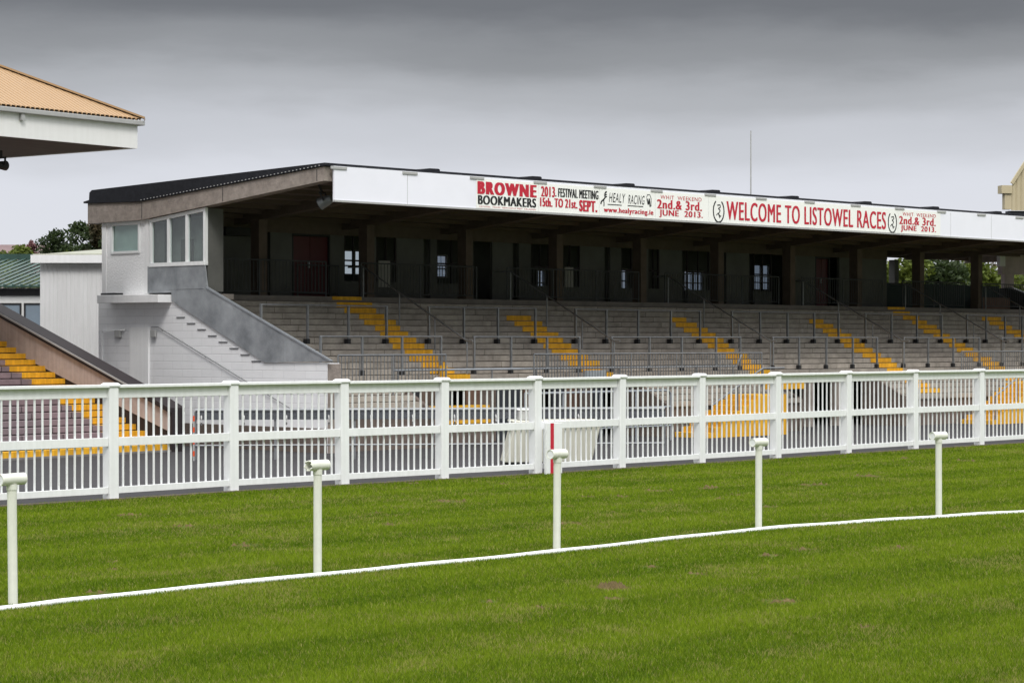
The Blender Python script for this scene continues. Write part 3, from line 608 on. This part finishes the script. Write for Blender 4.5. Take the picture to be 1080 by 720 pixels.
# ------------------------------------------------------------------ banners on the fascia
_fc = {}
def text_mb(txt, bold=0, shear=0, sp=1.12):
    cu = bpy.data.curves.new('t', 'FONT'); cu.body = txt; cu.size = 1; cu.offset = bold; cu.shear = shear; cu.resolution_u = 5
    cu.space_character = 1.3 if txt == 'BROWNE' else (1.2 if txt == 'SEPT.' else sp)
    o = bpy.data.objects.new('t', cu); COL.objects.link(o); bpy.context.view_layer.update()
    dg = bpy.context.evaluated_depsgraph_get(); me = bpy.data.meshes.new_from_object(o.evaluated_get(dg))
    vs = np.array([v.co[:] for v in me.vertices]); fs = [tuple(p.vertices) for p in me.polygons]
    bpy.data.objects.remove(o); bpy.data.curves.remove(cu); bpy.data.meshes.remove(me); return vs, fs
def letters(mb, txt, x0, x1, z0, z1, y, bold=0, shear=0):
    vs, fs = text_mb(txt, .012 if bold > .02 else 0, shear); a = vs.min(0); b = vs.max(0)
    X = x0 + (vs[:,0]-a[0])/(b[0]-a[0])*(x1-x0); Z = z0 + (vs[:,1]-a[1])/(b[1]-a[1])*(z1-z0)
    n = len(vs)
    for q, dx in enumerate((0, -1, 1) if bold else (0,)):            # overprinted layers, 1.5 mm apart, thicken the strokes
        mb.add([(X[i] + dx*bold, y - .0015*q, Z[i]) for i in range(n)], fs)
def banner(u0, u1, lab, red, blk, extra=None, z0=6.80, z1=7.64):
    o = thing('banner', lab, 'banner', W(u0, -.17, 0), MA, 'printed banners along the stand fascia')
    obj('sheet', MB().box(0,u1-u0,0,.006,z0,z1), M['banner'], o)
    for nm, L_, mm in (('red_lettering', red, M['red']), ('black_lettering', blk, M['black'])):
        if not L_: continue
        for a in L_:
            c = MB(); letters(c, a[0], a[1]-u0, a[2]-u0, a[3], a[4], -.006, *(a[5:]))
            n_ = obj(nm, c, mm, o)
    return o
banner(5.48, 8.05, 'white banner reading BROWNE BOOKMAKERS, leftmost of the fascia banners',
    [('BROWNE',5.56,7.93,7.20,7.57,.04),('LISTOWEL  TRALEE  NEWCASTLE WEST  KILLARNEY',5.6,7.95,6.83,6.87)], [('BOOKMAKERS',5.56,7.93,6.91,7.17,.02)])
banner(8.06, 10.72, 'white banner with the festival meeting dates 15th to 21st September',
    [('2013',8.17,8.74,7.25,7.55,.016),('15th. TO 21st.',8.13,9.72,6.96,7.22,.018),('SEPT.',9.83,10.6,6.88,7.22,.022)], [('. FESTIVAL MEETING',8.78,10.66,7.27,7.53,.012)])
b3 = banner(10.73, 13.3, 'white banner reading HEALY RACING with its web address in red',
    [('www.healyracing.ie',10.92,13.2,6.86,7.06,.012)], [('HEALY',11.15,11.9,7.22,7.5,.0,.25),('RACING',12.03,12.8,7.2,7.48,.0,.25)])
for a, b in ((.36,1.0),(1.28,2.0)): obj('underline', MB().box(a,b,-.006,-.002,7.13,7.155), M['black'], b3)
c = MB()
def stroke(c, pts, w=.035, y=-.004):
    for a, b in zip(pts[:-1], pts[1:]): c.bar((a[0],y,a[1]),(b[0],y,b[1]), .004, w)
stroke(c, [(.32,7.52),(.26,7.50),(.22,7.42),(.26,7.36),(.18,7.28),(.08,7.22),(.05,7.14)], .05); stroke(c, [(.26,7.36),(.33,7.38)]); stroke(c, [(.18,7.28),(.2,7.16),(.19,7.08)]); stroke(c, [(.22,7.42),(.32,7.44)])
stroke(c, [(2.16,7.42),(2.2,7.52),(2.32,7.52),(2.38,7.4),(2.37,7.16)], .022); stroke(c, [(2.18,7.40),(2.24,7.22),(2.29,7.4),(2.33,7.15)], .05)
obj('horse_emblem', c, M['black'], b3)
banner(13.31, 15.9, 'left one of two white banners reading WHIT WEEKEND 2nd. & 3rd. JUNE 2013.',
    [('WHIT  WEEKEND',13.55,15.55,7.42,7.54),('2nd.& 3rd.',13.4,15.55,7.12,7.40,.02),('JUNE  2013.',13.5,15.6,6.85,7.09,.015)], [])
b5 = banner(15.91, 26.38, 'long white banner reading WELCOME TO LISTOWEL RACES between two horseshoes',
    [('WELCOME TO LISTOWEL RACES',16.82,25.62,6.90,7.50,.018)], [])
def crest(cx, w):
    c = MB(); n = 16; P = []
    for q in range(n+1):
        a = math.radians(122 + 296*q/n); P.append((cx + math.cos(a)*w, 7.16 + math.sin(a)*.36))
    stroke(c, P, .05); stroke(c, [(cx-.07,7.34),(cx+.07,7.36),(cx+.09,7.28),(cx-.02,7.24),(cx+.08,7.18),(cx+.02,7.1)], .035)
    stroke(c, [(cx-.12,7.02),(cx-.02,7.1),(cx+.08,6.98),(cx+.12,7.02)], .03); stroke(c, [(cx-.02,7.1),(cx+.05,6.94)], .03)
    obj('horseshoe_crest', c, M['black'], b5)
crest(.5, .27); crest(10.12, .25)
banner(26.39, 29.02, 'right one of two white banners reading WHIT WEEKEND 2nd. & 3rd. JUNE 2013.',
    [('WHIT  WEEKEND',26.65,28.72,7.42,7.54),('2nd.& 3rd.',26.45,28.7,7.12,7.40,.02),('JUNE  2013.',26.55,28.72,6.85,7.09,.015)], [])
# antenna and floodlight
an = thing('antenna', 'thin upright whip antenna on the roof above the banners', 'antenna', W(22.1, 3.0, 7.6), MA)
obj('mast', MB().tube([(0,0,0),(0,0,2.7)], .026, 8, r2=.018), M['gutter'], an, smooth=True); obj('bracket', MB().box(-.1,.1,-.1,.1,.05,.2), M['dark'], an)
def floodlight(loc, rz, lab, group=None, s_=1):
    o = thing('floodlight', lab, 'floodlight', loc, rz, group)
    c = MB().tube([(-.17*s_,0,0),(-.12*s_,0,0),(.06*s_,0,0),(.2*s_,0,0)], .11*s_, 14, r2=.17*s_); obj('housing', c, M['galvdk'], o, smooth=True)
    obj('lens', MB().tube([(.2*s_,0,0),(.225*s_,0,0)], .15*s_, 14), M['dark'], o, smooth=True)
    obj('bracket', MB().bar((0,-.2*s_,0),(0,-.2*s_,.25*s_),.04,.04).bar((0,.2*s_,0),(0,.2*s_,.25*s_),.04,.04).bar((0,-.22*s_,.25*s_),(0,.22*s_,.25*s_),.05,.04).bar((0,0,.25*s_),(0,0,.5*s_),.05,.05), M['dark'], o)
    return o
f1 = floodlight(W(.75,.9,6.83), MA+math.radians(215), 'grey round floodlight hanging under the gable end of the black roof'); f1.rotation_euler = (0, math.radians(25), math.radians(165))
# ------------------------------------------------------------------ barriers and objects on the tarmac
gr = thing('steel_barrier', 'long galvanised steel barrier with perforated top band on the tarmac before the white side wall', 'barrier', (-8.0, 57.5, 0), math.atan2(1.5, 11.95))
GLn = 12.05
obj('band', MB().box(0,GLn,-.02,.02,1.02,1.22), M['perf'], gr); obj('top_rail', MB().tube([(0,0,1.26),(GLn,0,1.26)], .05, 10), M['galvdk'], gr, smooth=True)
obj('lower_rail', MB().tube([(0,0,.37),(GLn,0,.37)], .025, 8), M['galvdk'], gr, smooth=True)
for q in range(7): obj('post', MB().bar((GLn*q/6,.05,0),(GLn*q/6,.05,1.22),.06,.06), M['galvdk'], gr)
for q in range(11):
    x_ = .15 + 1.07*q; obj('hook', MB().tube([(x_,-.04,1.12),(x_,-.12,1.05),(x_,-.14,.96),(x_,-.09,.90)], .022, 8), M['gutter'], gr, smooth=True)
tb = thing('tube_barrier', 'steel tube crowd barrier with bent end standing before the dark doors', 'barrier', W(6.3,-1.3,0), MA)
TL = 6.4
obj('rails', MB().tube([(0,0,1.52),(TL-.12,0,1.52),(TL,0,1.42),(TL,0,0)], .035, 8).tube([(0,0,1.02),(TL,0,1.02)], .03, 8).tube([(0,0,.45),(TL,0,.45)], .03, 8), M['galvlt'], tb, smooth=True)
for q in range(4): obj('post', MB().tube([(TL*q/4,0,0),(TL*q/4,0,1.52)], .03, 8), M['galvlt'], tb, smooth=True)
cb = thing('cream_bin', 'cream flared fibreglass bin with a lipped rim behind the picket fence', 'bin', (1.0, 56.0, 0), math.radians(6))
obj('body', MB().add([(-1.25,-.5,.05),(.9,-.5,.05),(.9,.5,.05),(-1.25,.5,.05),(-1.0,-.62,1.0),(1.12,-.62,1.0),(1.12,.62,1.0),(-1.0,.62,1.0)], [(0,3,2,1),(0,1,5,4),(1,2,6,5),(2,3,7,6),(3,0,4,7),(4,5,6,7)]), M['cab'], cb, bevel=.03)
obj('rim', MB().box(-1.05,1.17,-.67,.67,1.0,1.07), M['cab'], cb, bevel=.02)
lb = thing('pale_box', 'small pale grey box resting on the rim of the cream bin', 'box', (.42, 55.9, 1.07), math.radians(6))
obj('box_body', MB().box(-.28,.22,-.2,.2,.002,.24), M['gutter'], lb, bevel=.02); obj('box_lid', MB().box(-.3,.24,-.22,.22,.24,.28), M['slabw'], lb, bevel=.01)
hz = thing('hazard_pole', 'orange and white banded pole beside the end of the near stand', 'pole', (-8.0, 57.2, 0))
obj('pole', MB().tube([(0,0,0),(0,0,1.12)], .022, 10), M['gutter'], hz, smooth=True)
for z in (.12,.42,.72,1.0): obj('orange_band', MB().tube([(0,0,z),(0,0,z+.13)], .025, 10), M['orange'], hz, smooth=True)
# sign panel pale grey low on the terrace front (above the second aisle)
ps = thing('grey_sign_plate', 'blank pale grey plate fixed at the terrace front edge beside the second yellow aisle', 'plate', W(11.6, 1.2, 1.95), MA)
obj('plate', MB().box(0,.95,0,.03,-.05,.16), M['galvlt'], ps); obj('bracket', MB().box(.1,.16,.03,.1,-.3,.1).box(.8,.86,.03,.1,-.3,.1), M['dark'], ps)
# ------------------------------------------------------------------ NEAR STAND at the left
NS = thing('near_stand', 'nearer grandstand at the left edge with tan hipped roof and mauve steps', 'grandstand', (SO[0], SO[1], 0), SA)
US = -9.5
for i in range(0, 20):
    v = .15 + .41*i; z = .20 + .175*i if i else .20
    c = MB(); c.box(US, -.5, v, v+.45, z-.145, z); c.box(US, -.52, v+.06, v+.45, z-.20, z-.145)
    obj('seating_step', c, M['purple'], NS, bevel=.005)
obj('base_step', MB().box(US, -.5, .0, .5, 0, .055), M['kerb'], NS)
c = MB()
for i in range(0, 20):
    v = .15 + .41*i; z = .20 + .175*i if i else .20; jt = random.choice((-.1,0,.1))
    a = US if i == 0 else -1.72 + jt
    c.box(a, -.5, v-.006, v+.40, z-.143, z+.004)
obj('aisle_marking', c, M['yellow'], NS)
# end parapet: dark lower wall, pale stringer, dark capping
SL = .379
def zc(v): return 1.24 + SL*v
obj('parapet_wall', MB().prism([(0,0),(9.6,0),(9.6,zc(9.6)-.2),(0,zc(0)-.2)], -.49, -.05), M['brownc'], NS)
obj('parapet_band', MB().prism([(0.05,.55),(9.6,zc(9.6)-1.12),(9.6,zc(9.6)-.17),(0.05,zc(0.05)-.17)], -.52, -.03), M['pinkc'], NS)
obj('parapet_capping', MB().prism([(-.02,zc(0)-.168),(9.6,zc(9.6)-.168),(9.6,zc(9.6)),(1.0,zc(1.0)),(-.02,zc(0)-.04)], -.62, .0), M['brownc'], NS, bevel=.01)
obj('parapet_end', MB().box(-.5,-.05,-.02,.05,0,zc(0)-.17), M['brownc'], NS)
obj('capping_trim', MB().bar((-.63,.9,zc(.9)-.04),(-.63,9.6,zc(9.6)-.04),.03,.05), M['gutter'], NS)
# roof
E0 = 1.84; EZ = 8.36
fa = MB(); fa.box(-14, 0, E0, E0+.08, EZ, 9.03); fa.box(-.08, -.0, E0+.08, 15.5, EZ, 9.03)
obj('roof_fascia', fa, M['whitew'], NS)
obj('roof_soffit', MB().box(-14, -.08, E0+.08, 15.5, EZ+.02, EZ+.08), M['soffit'], NS)
obj('gutter', MB().box(-14, .16, E0-.14, E0-.01, 9.0, 9.13).box(.03, .16, E0-.01, 15.5, 9.0, 9.13), M['gutter'], NS, bevel=.02)
obj('gutter_bracket', MB().box(-4.25,-4.13,E0-.1,E0-.002,8.82,9.0), M['gutter'], NS)
# corrugated hipped roof sheets
def hip():
    c = MB(); pr = .5; pitch = .165; W0 = 6.8; q = 0
    u = -14.0
    while u < .12:                                    # front slope, ridges run up the slope
        f_ = lambda t_: max(.02, min(W0, -t_ + .12)); X_ = (u, u+.105, u+.135, u+pitch); Z_ = (9.19, 9.19, 9.13, 9.19)
        c.add([(a, E0-.12, z) for a, z in zip(X_, Z_)] + [(a, E0-.12+f_(a), z+pr*f_(a)) for a, z in zip(X_, Z_)], [(0,1,5,4),(1,2,6,5),(2,3,7,6)])
        u += pitch
    v = E0
    while v < 15.4:                                   # end slope
        f_ = lambda t_: max(.02, min(W0, t_ - E0 + .12)); X_ = (v, v+.105, v+.135, v+pitch); Z_ = (9.19, 9.19, 9.13, 9.19)
        c.add([(.12, a, z) for a, z in zip(X_, Z_)] + [(.12-f_(a), a, z+pr*f_(a)) for a, z in zip(X_, Z_)], [(0,1,5,4),(1,2,6,5),(2,3,7,6)])
        v += pitch
    return c
nr = obj('roof_sheets', hip(), M['tanroof'], NS)
obj('ridge_capping', MB().bar((.14,E0-.14,9.21),(-6.7,E0+6.7,9.21+3.42),.26,.05), M['tanroof'], NS)
for u in (-9.0, -6.0): obj('roof_post', MB().box(u-.15,u+.15,8.2,8.5,0,EZ+.02), M['pinkc'], NS)
f2 = floodlight(S(-3.70, 3.2, 7.73), SA, 'black round lamp hanging under the eave of the tan roof at the left edge', s_=.8)
for ch in f2.children: ch.data.materials.clear(); ch.data.materials.append(M['dark'])
# ------------------------------------------------------------------ buildings behind at the left
sh = thing('corrugated_shed', 'tall white corrugated shed with pale green roof behind the control room', 'shed', (-15.45, 74.5, 0))
c = MB(); x_ = 0.0
while x_ < 5.2:
    c.add([(x_,0,0),(x_+.04,-.012,0),(x_+.1,-.012,0),(x_+.14,0,0),(x_,0,5.55),(x_+.04,-.012,5.55),(x_+.1,-.012,5.55),(x_+.14,0,5.55)], [(0,1,5,4),(1,2,6,5),(2,3,7,6)]); x_ += .14
obj('wall', c, M['shed'], sh); obj('side_wall', MB().box(0,5.2,.02,6,0,5.6), M['shed'], sh)
obj('roof', MB().add([(-.2,-.2,5.86),(5.4,-.2,5.86),(5.4,6,6.3),(1.5,6,6.3),(-.2,2.0,5.95),(-.2,6,5.95)], [(0,1,2,3,4),(4,3,5)]).add([(-.2,-.2,5.8),(5.4,-.2,5.8),(5.4,-.2,5.86),(-.2,-.2,5.86)], [(0,1,2,3)]), M['ltgreen'], sh)
obj('roof_fascia', MB().box(-.25,5.4,-.3,-.2,5.56,5.82), M['slabw'], sh)
gbld = thing('green_roofed_building', 'low building with dark green corrugated roof and blue-grey windows behind the near stand', 'building', (-31, 80, 0))
c = MB(); x_ = 0
while x_ < 15.2:
    for a, b, h in ((x_,x_+.09,.05),(x_+.09,x_+.3,0)):
        c.add([(a,-.4,4.95+h),(b,-.4,4.95+h),(b+1.5,3.4,6.02+h),(a+1.5,3.4,6.02+h),(a,-.4,4.9),(b,-.4,4.9)], [(0,1,2,3),(4,5,1,0)])
    x_ += .3
obj('roof', c, M['green'], gbld); obj('ridge_capping', MB().box(-.2,17,3.3,3.7,6.0,6.2), M['green'], gbld)
obj('wall', MB().box(0,15.6,0,6,0,4.88), M['whitew'], gbld); obj('eave_shade_strip', MB().box(0,15.6,-.06,-.002,4.6,4.86), M['dark'], gbld)  # dark strip under the eave stands in for its shadow
for q in range(7):
    a = 15.4-1.55*(q+1); f = obj('window', MB().box(a,a+.06,-.06,-.003,2.6,4.35).box(a+1.4,a+1.46,-.06,-.003,2.6,4.35).box(a+.06,a+1.4,-.06,-.003,4.29,4.35).box(a+.06,a+1.4,-.06,-.003,2.6,2.66), M['dark'], gbld)
    obj('pane', MB().box(a+.06,a+1.4,-.03,-.02,2.66,4.29), mat('dim_blue_glass', (.20,.25,.30), .15, var=.05), f)
# far house roof beyond
fh = thing('far_house', 'distant house with pinkish tiled roof beyond the green building', 'house', (-40, 150, 0))
obj('wall', MB().box(0,9,0,6,0,7.6), M['pinkc'], fh); obj('roof', MB().prism([(-.3,7.5),(3,9.5),(6.3,7.5)], -.3, 9.3), mat('pink_tiles', (.20,.14,.14), .8), fh)
# ------------------------------------------------------------------ far stand at the right
fsb = thing('far_stand', 'tan-clad far stand with white soffit and pinkish concrete frame at the right edge', 'grandstand', W(66, 3, 0), MA)
def pj(px, py, Z): return ((px-540)/2400*Z, Z, H-(py-360)*Z/2400)
fsb.location = (21.6, 100, 0); fsb.rotation_euler = (0,0,math.radians(8))
c = MB(); x_ = .35
def rz(x): return 9.75 + (x-.1)*1.5
while x_ < 9:
    c.add([(x_,0,8.75),(x_+.06,-.04,8.75),(x_+.16,-.04,8.75),(x_+.22,0,8.75),(x_,0,rz(x_)-.3),(x_+.06,-.04,rz(x_+.06)-.3),(x_+.16,-.04,rz(x_+.16)-.3),(x_+.22,0,rz(x_+.22)-.3)], [(0,1,5,4),(1,2,6,5),(2,3,7,6)]); x_ += .22
obj('cladding', c, M['tanclad'], fsb); obj('corner_cladding', MB().box(.05,.35,-.02,.3,8.8,9.5), M['tanclad'], fsb)
obj('parapet', MB().box(-.12,.36,-.1,.4,9.5,9.85), M['tanclad'], fsb)
obj('verge', MB().bar((.36,-.06,rz(.36)-.2),(9,-.06,rz(9)-.2),.12,.14), M['tanclad'], fsb)
obj('soffit_band', MB().box(.3,9,.1,.6,8.1,8.74), M['navy'], fsb); obj('window_post', MB().box(1.45,1.6,.02,.1,8.1,8.74).box(3.2,3.35,.02,.1,8.1,8.74), M['slabw'], fsb)
obj('concrete_beam', MB().box(-.05,9,.0,.6,5.95,6.8).box(.0,9,.05,.65,6.85,8.1), M['pinkc'], fsb)
obj('gutter_end', MB().box(-.2,.05,-.1,.3,6.3,7.3), M['slabw'], fsb)
for x_ in (.1, 3.2, 6.4): obj('column', MB().box(x_,x_+.42,.1,.6,0,5.95), M['pinkc'], fsb)
obj('terrace_block', MB().prism([(-3,0),(6,0),(6,4.6),(2,4.6),(-3,2.4)], -1, 9), M['concrete'], fsb)
# ------------------------------------------------------------------ trees
def tree(x, y, h, r, mk, lab, n=5200, trunkh=.35, ls=.16, sq=1.0, group='trees beyond the stands'):
    o = thing('tree', lab, 'tree', (x, y, 0), 0, group)
    t_ = MB(); t_.tube([(0,0,0),(.05,0,h*trunkh),(.1,.1,h*.62)], .22*h/8, 10, r2=.08*h/8); br = []
    for q in range(7):
        a = q*2.4; z0 = h*(trunkh+.06*q*.8); z0 = min(z0, h*.6); e = (math.cos(a)*r*.6, math.sin(a)*r*.6, z0 + h*.22); t_.tube([(.05,0,z0),(e[0]*.5,e[1]*.5,z0+h*.14),e], .07*h/8, 6, r2=.02)
    obj('trunk', t_, M['bark'], o, smooth=True)
    cl = []
    for q in range(60):
        a = RNG.random()*2*np.pi; zz = RNG.random(); rad = r*math.sqrt(max(.05, 1-(zz*1.6-.68)**2))*(.35+.65*RNG.random()**.6)
        cl.append((math.cos(a)*rad*.85, math.sin(a)*rad*.85, h*(trunkh*.75 + (.97-trunkh*.75)*zz), r*(.20+.2*RNG.random())))
    cl = np.array(cl); idx = RNG.integers(0, len(cl), n); d = RNG.normal(size=(n,3)); d /= np.linalg.norm(d,axis=1)[:,None]
    C = cl[idx,:3] + d*(cl[idx,3]*(.55+.5*RNG.random(n)))[:,None]*np.array([1,1,.8*sq])
    C[:,2] = np.minimum(C[:,2], h*1.02); a1 = RNG.normal(size=(n,3)); a1 /= np.linalg.norm(a1,axis=1)[:,None]; a2 = np.cross(a1, RNG.normal(size=(n,3))); a2 /= np.linalg.norm(a2,axis=1)[:,None]
    s1 = (ls*(.6+.8*RNG.random(n)))[:,None]; V_ = np.stack([C-a1*s1, C+a2*s1*.5, C+a1*s1, C-a2*s1*.5], 1).reshape(-1,3)
    me = bpy.data.meshes.new('crown'); me.from_pydata(V_.tolist(), [], [(4*i,4*i+1,4*i+2,4*i+3) for i in range(n)]); me.materials.append(M[mk])
    c = bpy.data.objects.new('crown', me); COL.objects.link(c); c.parent = o; return o
tree(-20.8,104,8.0,1.5,'leafd','broad dark tree crown above the left part of the pale green shed roof',9000,.3,.10)
tree(-20.4,108,8.7,1.4,'leafd','tallest dark green tree above the pale green shed roof',9000,.3,.10)
tree(-19.2,106,8.9,1.0,'leafb','bronze-leaved upright tree next to the white control room wall',9000,.3,.10,1.3)
tree(-19.6,98,6.9,1.4,'leafg','bright green low tree in front of the dark trees over the shed roof',8000,.3,.10)
tree(-21.55,100,7.5,.95,'leafg','yellow-green tree above the dark green roof',7000,.3,.10)
tree(-21.7,103,7.7,.4,'leafr','small reddish tree between the yellow-green tree and the dark trees',2500,.3,.09)
tree(-24.9,112,7.7,1.1,'leafg','green bushy tree at the left edge of the photo above the green roof',6000,.3,.11)
tree(-18.3,104,8.1,.8,'leafd','dark narrow tree half hidden by the white control room wall',5000,.3,.10)
tree(-20.4,111,7.9,2.0,'leafd','low wide dark tree filling the gap behind the two dark crowns over the shed',11000,.2,.12)
tree(-23.9,118,7.6,2.2,'leafd','dark hedge-like tree behind the yellow-green tree at the left',9000,.2,.12)
tree(18.4,108,7.0,2.2,'leafg','green tree glimpsed under the roof just beyond the right end of the back wall',9000,.1,.15)
tree(21.2,112,7.0,2.2,'leafd','dark green tree behind the dark hoarding at the right end',9000,.1,.15)
tree(24.0,116,7.2,2.4,'leafg','leafy green tree right of the last roof column under the roof',9000,.1,.15)
tree(26.6,122,7.3,2.3,'leafb','bronze and green tree seen under the right end of the roof',9000,.1,.15)
tree(28.6,126,6.5,2.3,'leafd','brownish dark tree just left of the pinkish concrete column',9000,.1,.15)
tree(34.0,140,6.9,3.6,'leafg','green tree between the pinkish columns at the right edge',12000,.08,.17)
tree(30.0,130,4.8,3.0,'leafd','low dark shrubby tree beneath the brownish tree at the right',8000,.02,.16)
tree(25.0,119,4.6,3.0,'leafd','low dark shrubby tree behind the sloping end parapet',8000,.02,.16)
# ------------------------------------------------------------------ camera, light, sky
cam = bpy.data.cameras.new('camera'); co = bpy.data.objects.new('camera', cam); COL.objects.link(co); SC.camera = co
co.location = (0,0,H); co.rotation_euler = (math.radians(90),0,0); cam.lens = 80; cam.sensor_width = 36; cam.clip_end = 5000
SUN_EL, SUN_AZ = math.radians(48), math.radians(170)          # azimuth from +Y clockwise: behind the camera, a little to the left
sun = bpy.data.lights.new('sun', 'SUN'); sun.energy = 1.5; sun.angle = math.radians(16); sun.color = (1,.97,.93)
so = bpy.data.objects.new('sun', sun); COL.objects.link(so)
d = Vector((math.sin(SUN_AZ)*math.cos(SUN_EL), math.cos(SUN_AZ)*math.cos(SUN_EL), math.sin(SUN_EL))); so.rotation_euler = d.to_track_quat('Z','Y').to_euler(); so.location = d*100
wd = bpy.data.worlds.new('World'); SC.world = wd; wd.use_nodes = True; nt = wd.node_tree; N = nt.nodes; Lk = nt.links
bg = N['Background']; sky = N.new('ShaderNodeTexSky'); sky.sky_type = 'NISHITA'; sky.sun_disc = False; sky.sun_elevation = SUN_EL; sky.sun_rotation = SUN_AZ
Lk.new(sky.outputs[0], bg.inputs[0]); bg.inputs[1].default_value = .08
tc = N.new('ShaderNodeTexCoord'); nm = N.new('ShaderNodeVectorMath'); nm.operation = 'NORMALIZE'; Lk.new(tc.outputs['Generated'], nm.inputs[0])
sx = N.new('ShaderNodeSeparateXYZ'); Lk.new(nm.outputs[0], sx.inputs[0])
mp = N.new('ShaderNodeMapping'); mp.inputs['Scale'].default_value = (2.6, 2.6, 11); Lk.new(nm.outputs[0], mp.inputs['Vector'])
nz = N.new('ShaderNodeTexNoise'); nz.inputs['Scale'].default_value = 1.6; nz.inputs['Detail'].default_value = 7; nz.inputs['Roughness'].default_value = .55; Lk.new(mp.outputs[0], nz.inputs['Vector'])
ma = N.new('ShaderNodeMath'); ma.operation = 'MULTIPLY_ADD'; ma.inputs[1].default_value = .055; ma.inputs[2].default_value = -.0275; Lk.new(nz.outputs['Fac'], ma.inputs[0])
ad = N.new('ShaderNodeMath'); ad.operation = 'ADD'; Lk.new(sx.outputs[2], ad.inputs[0]); Lk.new(ma.outputs[0], ad.inputs[1])
rp = N.new('ShaderNodeValToRGB'); cr = rp.color_ramp; cr.interpolation = 'EASE'
K = 3.0                                                          # ramp colours are stored divided by K
stops = [(0,(.66,.675,.73)),(.066,(.62,.633,.69)),(.09,(.50,.51,.55)),(.108,(.375,.382,.405)),(.129,(.235,.238,.25)),(.15,(.135,.136,.145)),(.21,(.13,.132,.14)),(.32,(.7,.71,.74)),(.55,(1.6,1.62,1.66)),(1,(2.2,2.22,2.25))]
cr.elements[0].position = 0; cr.elements[0].color = (*[c/K for c in stops[0][1]],1); cr.elements[1].position = 1; cr.elements[1].color = (*[c/K for c in stops[-1][1]],1)
for p, c in stops[1:-1]: e = cr.elements.new(p); e.color = (*[q/K for q in c],1)
Lk.new(ad.outputs[0], rp.inputs['Fac'])
b2 = N.new('ShaderNodeBackground'); b2.inputs[1].default_value = K; Lk.new(rp.outputs['Color'], b2.inputs[0])
mx = N.new('ShaderNodeMixShader'); mx.inputs[0].default_value = .93; Lk.new(bg.outputs[0], mx.inputs[1]); Lk.new(b2.outputs[0], mx.inputs[2]); Lk.new(mx.outputs[0], N['World Output'].inputs['Surface'])
vs_ = SC.view_settings; vs_.view_transform = 'Standard'; vs_.look = 'None'; vs_.gamma = 1; vs_.exposure = 0.25; vs_.use_curve_mapping = False
SC.render.engine = 'CYCLES'; SC.cycles.max_bounces = 6; SC.cycles.diffuse_bounces = 3; SC.cycles.transparent_max_bounces = 12
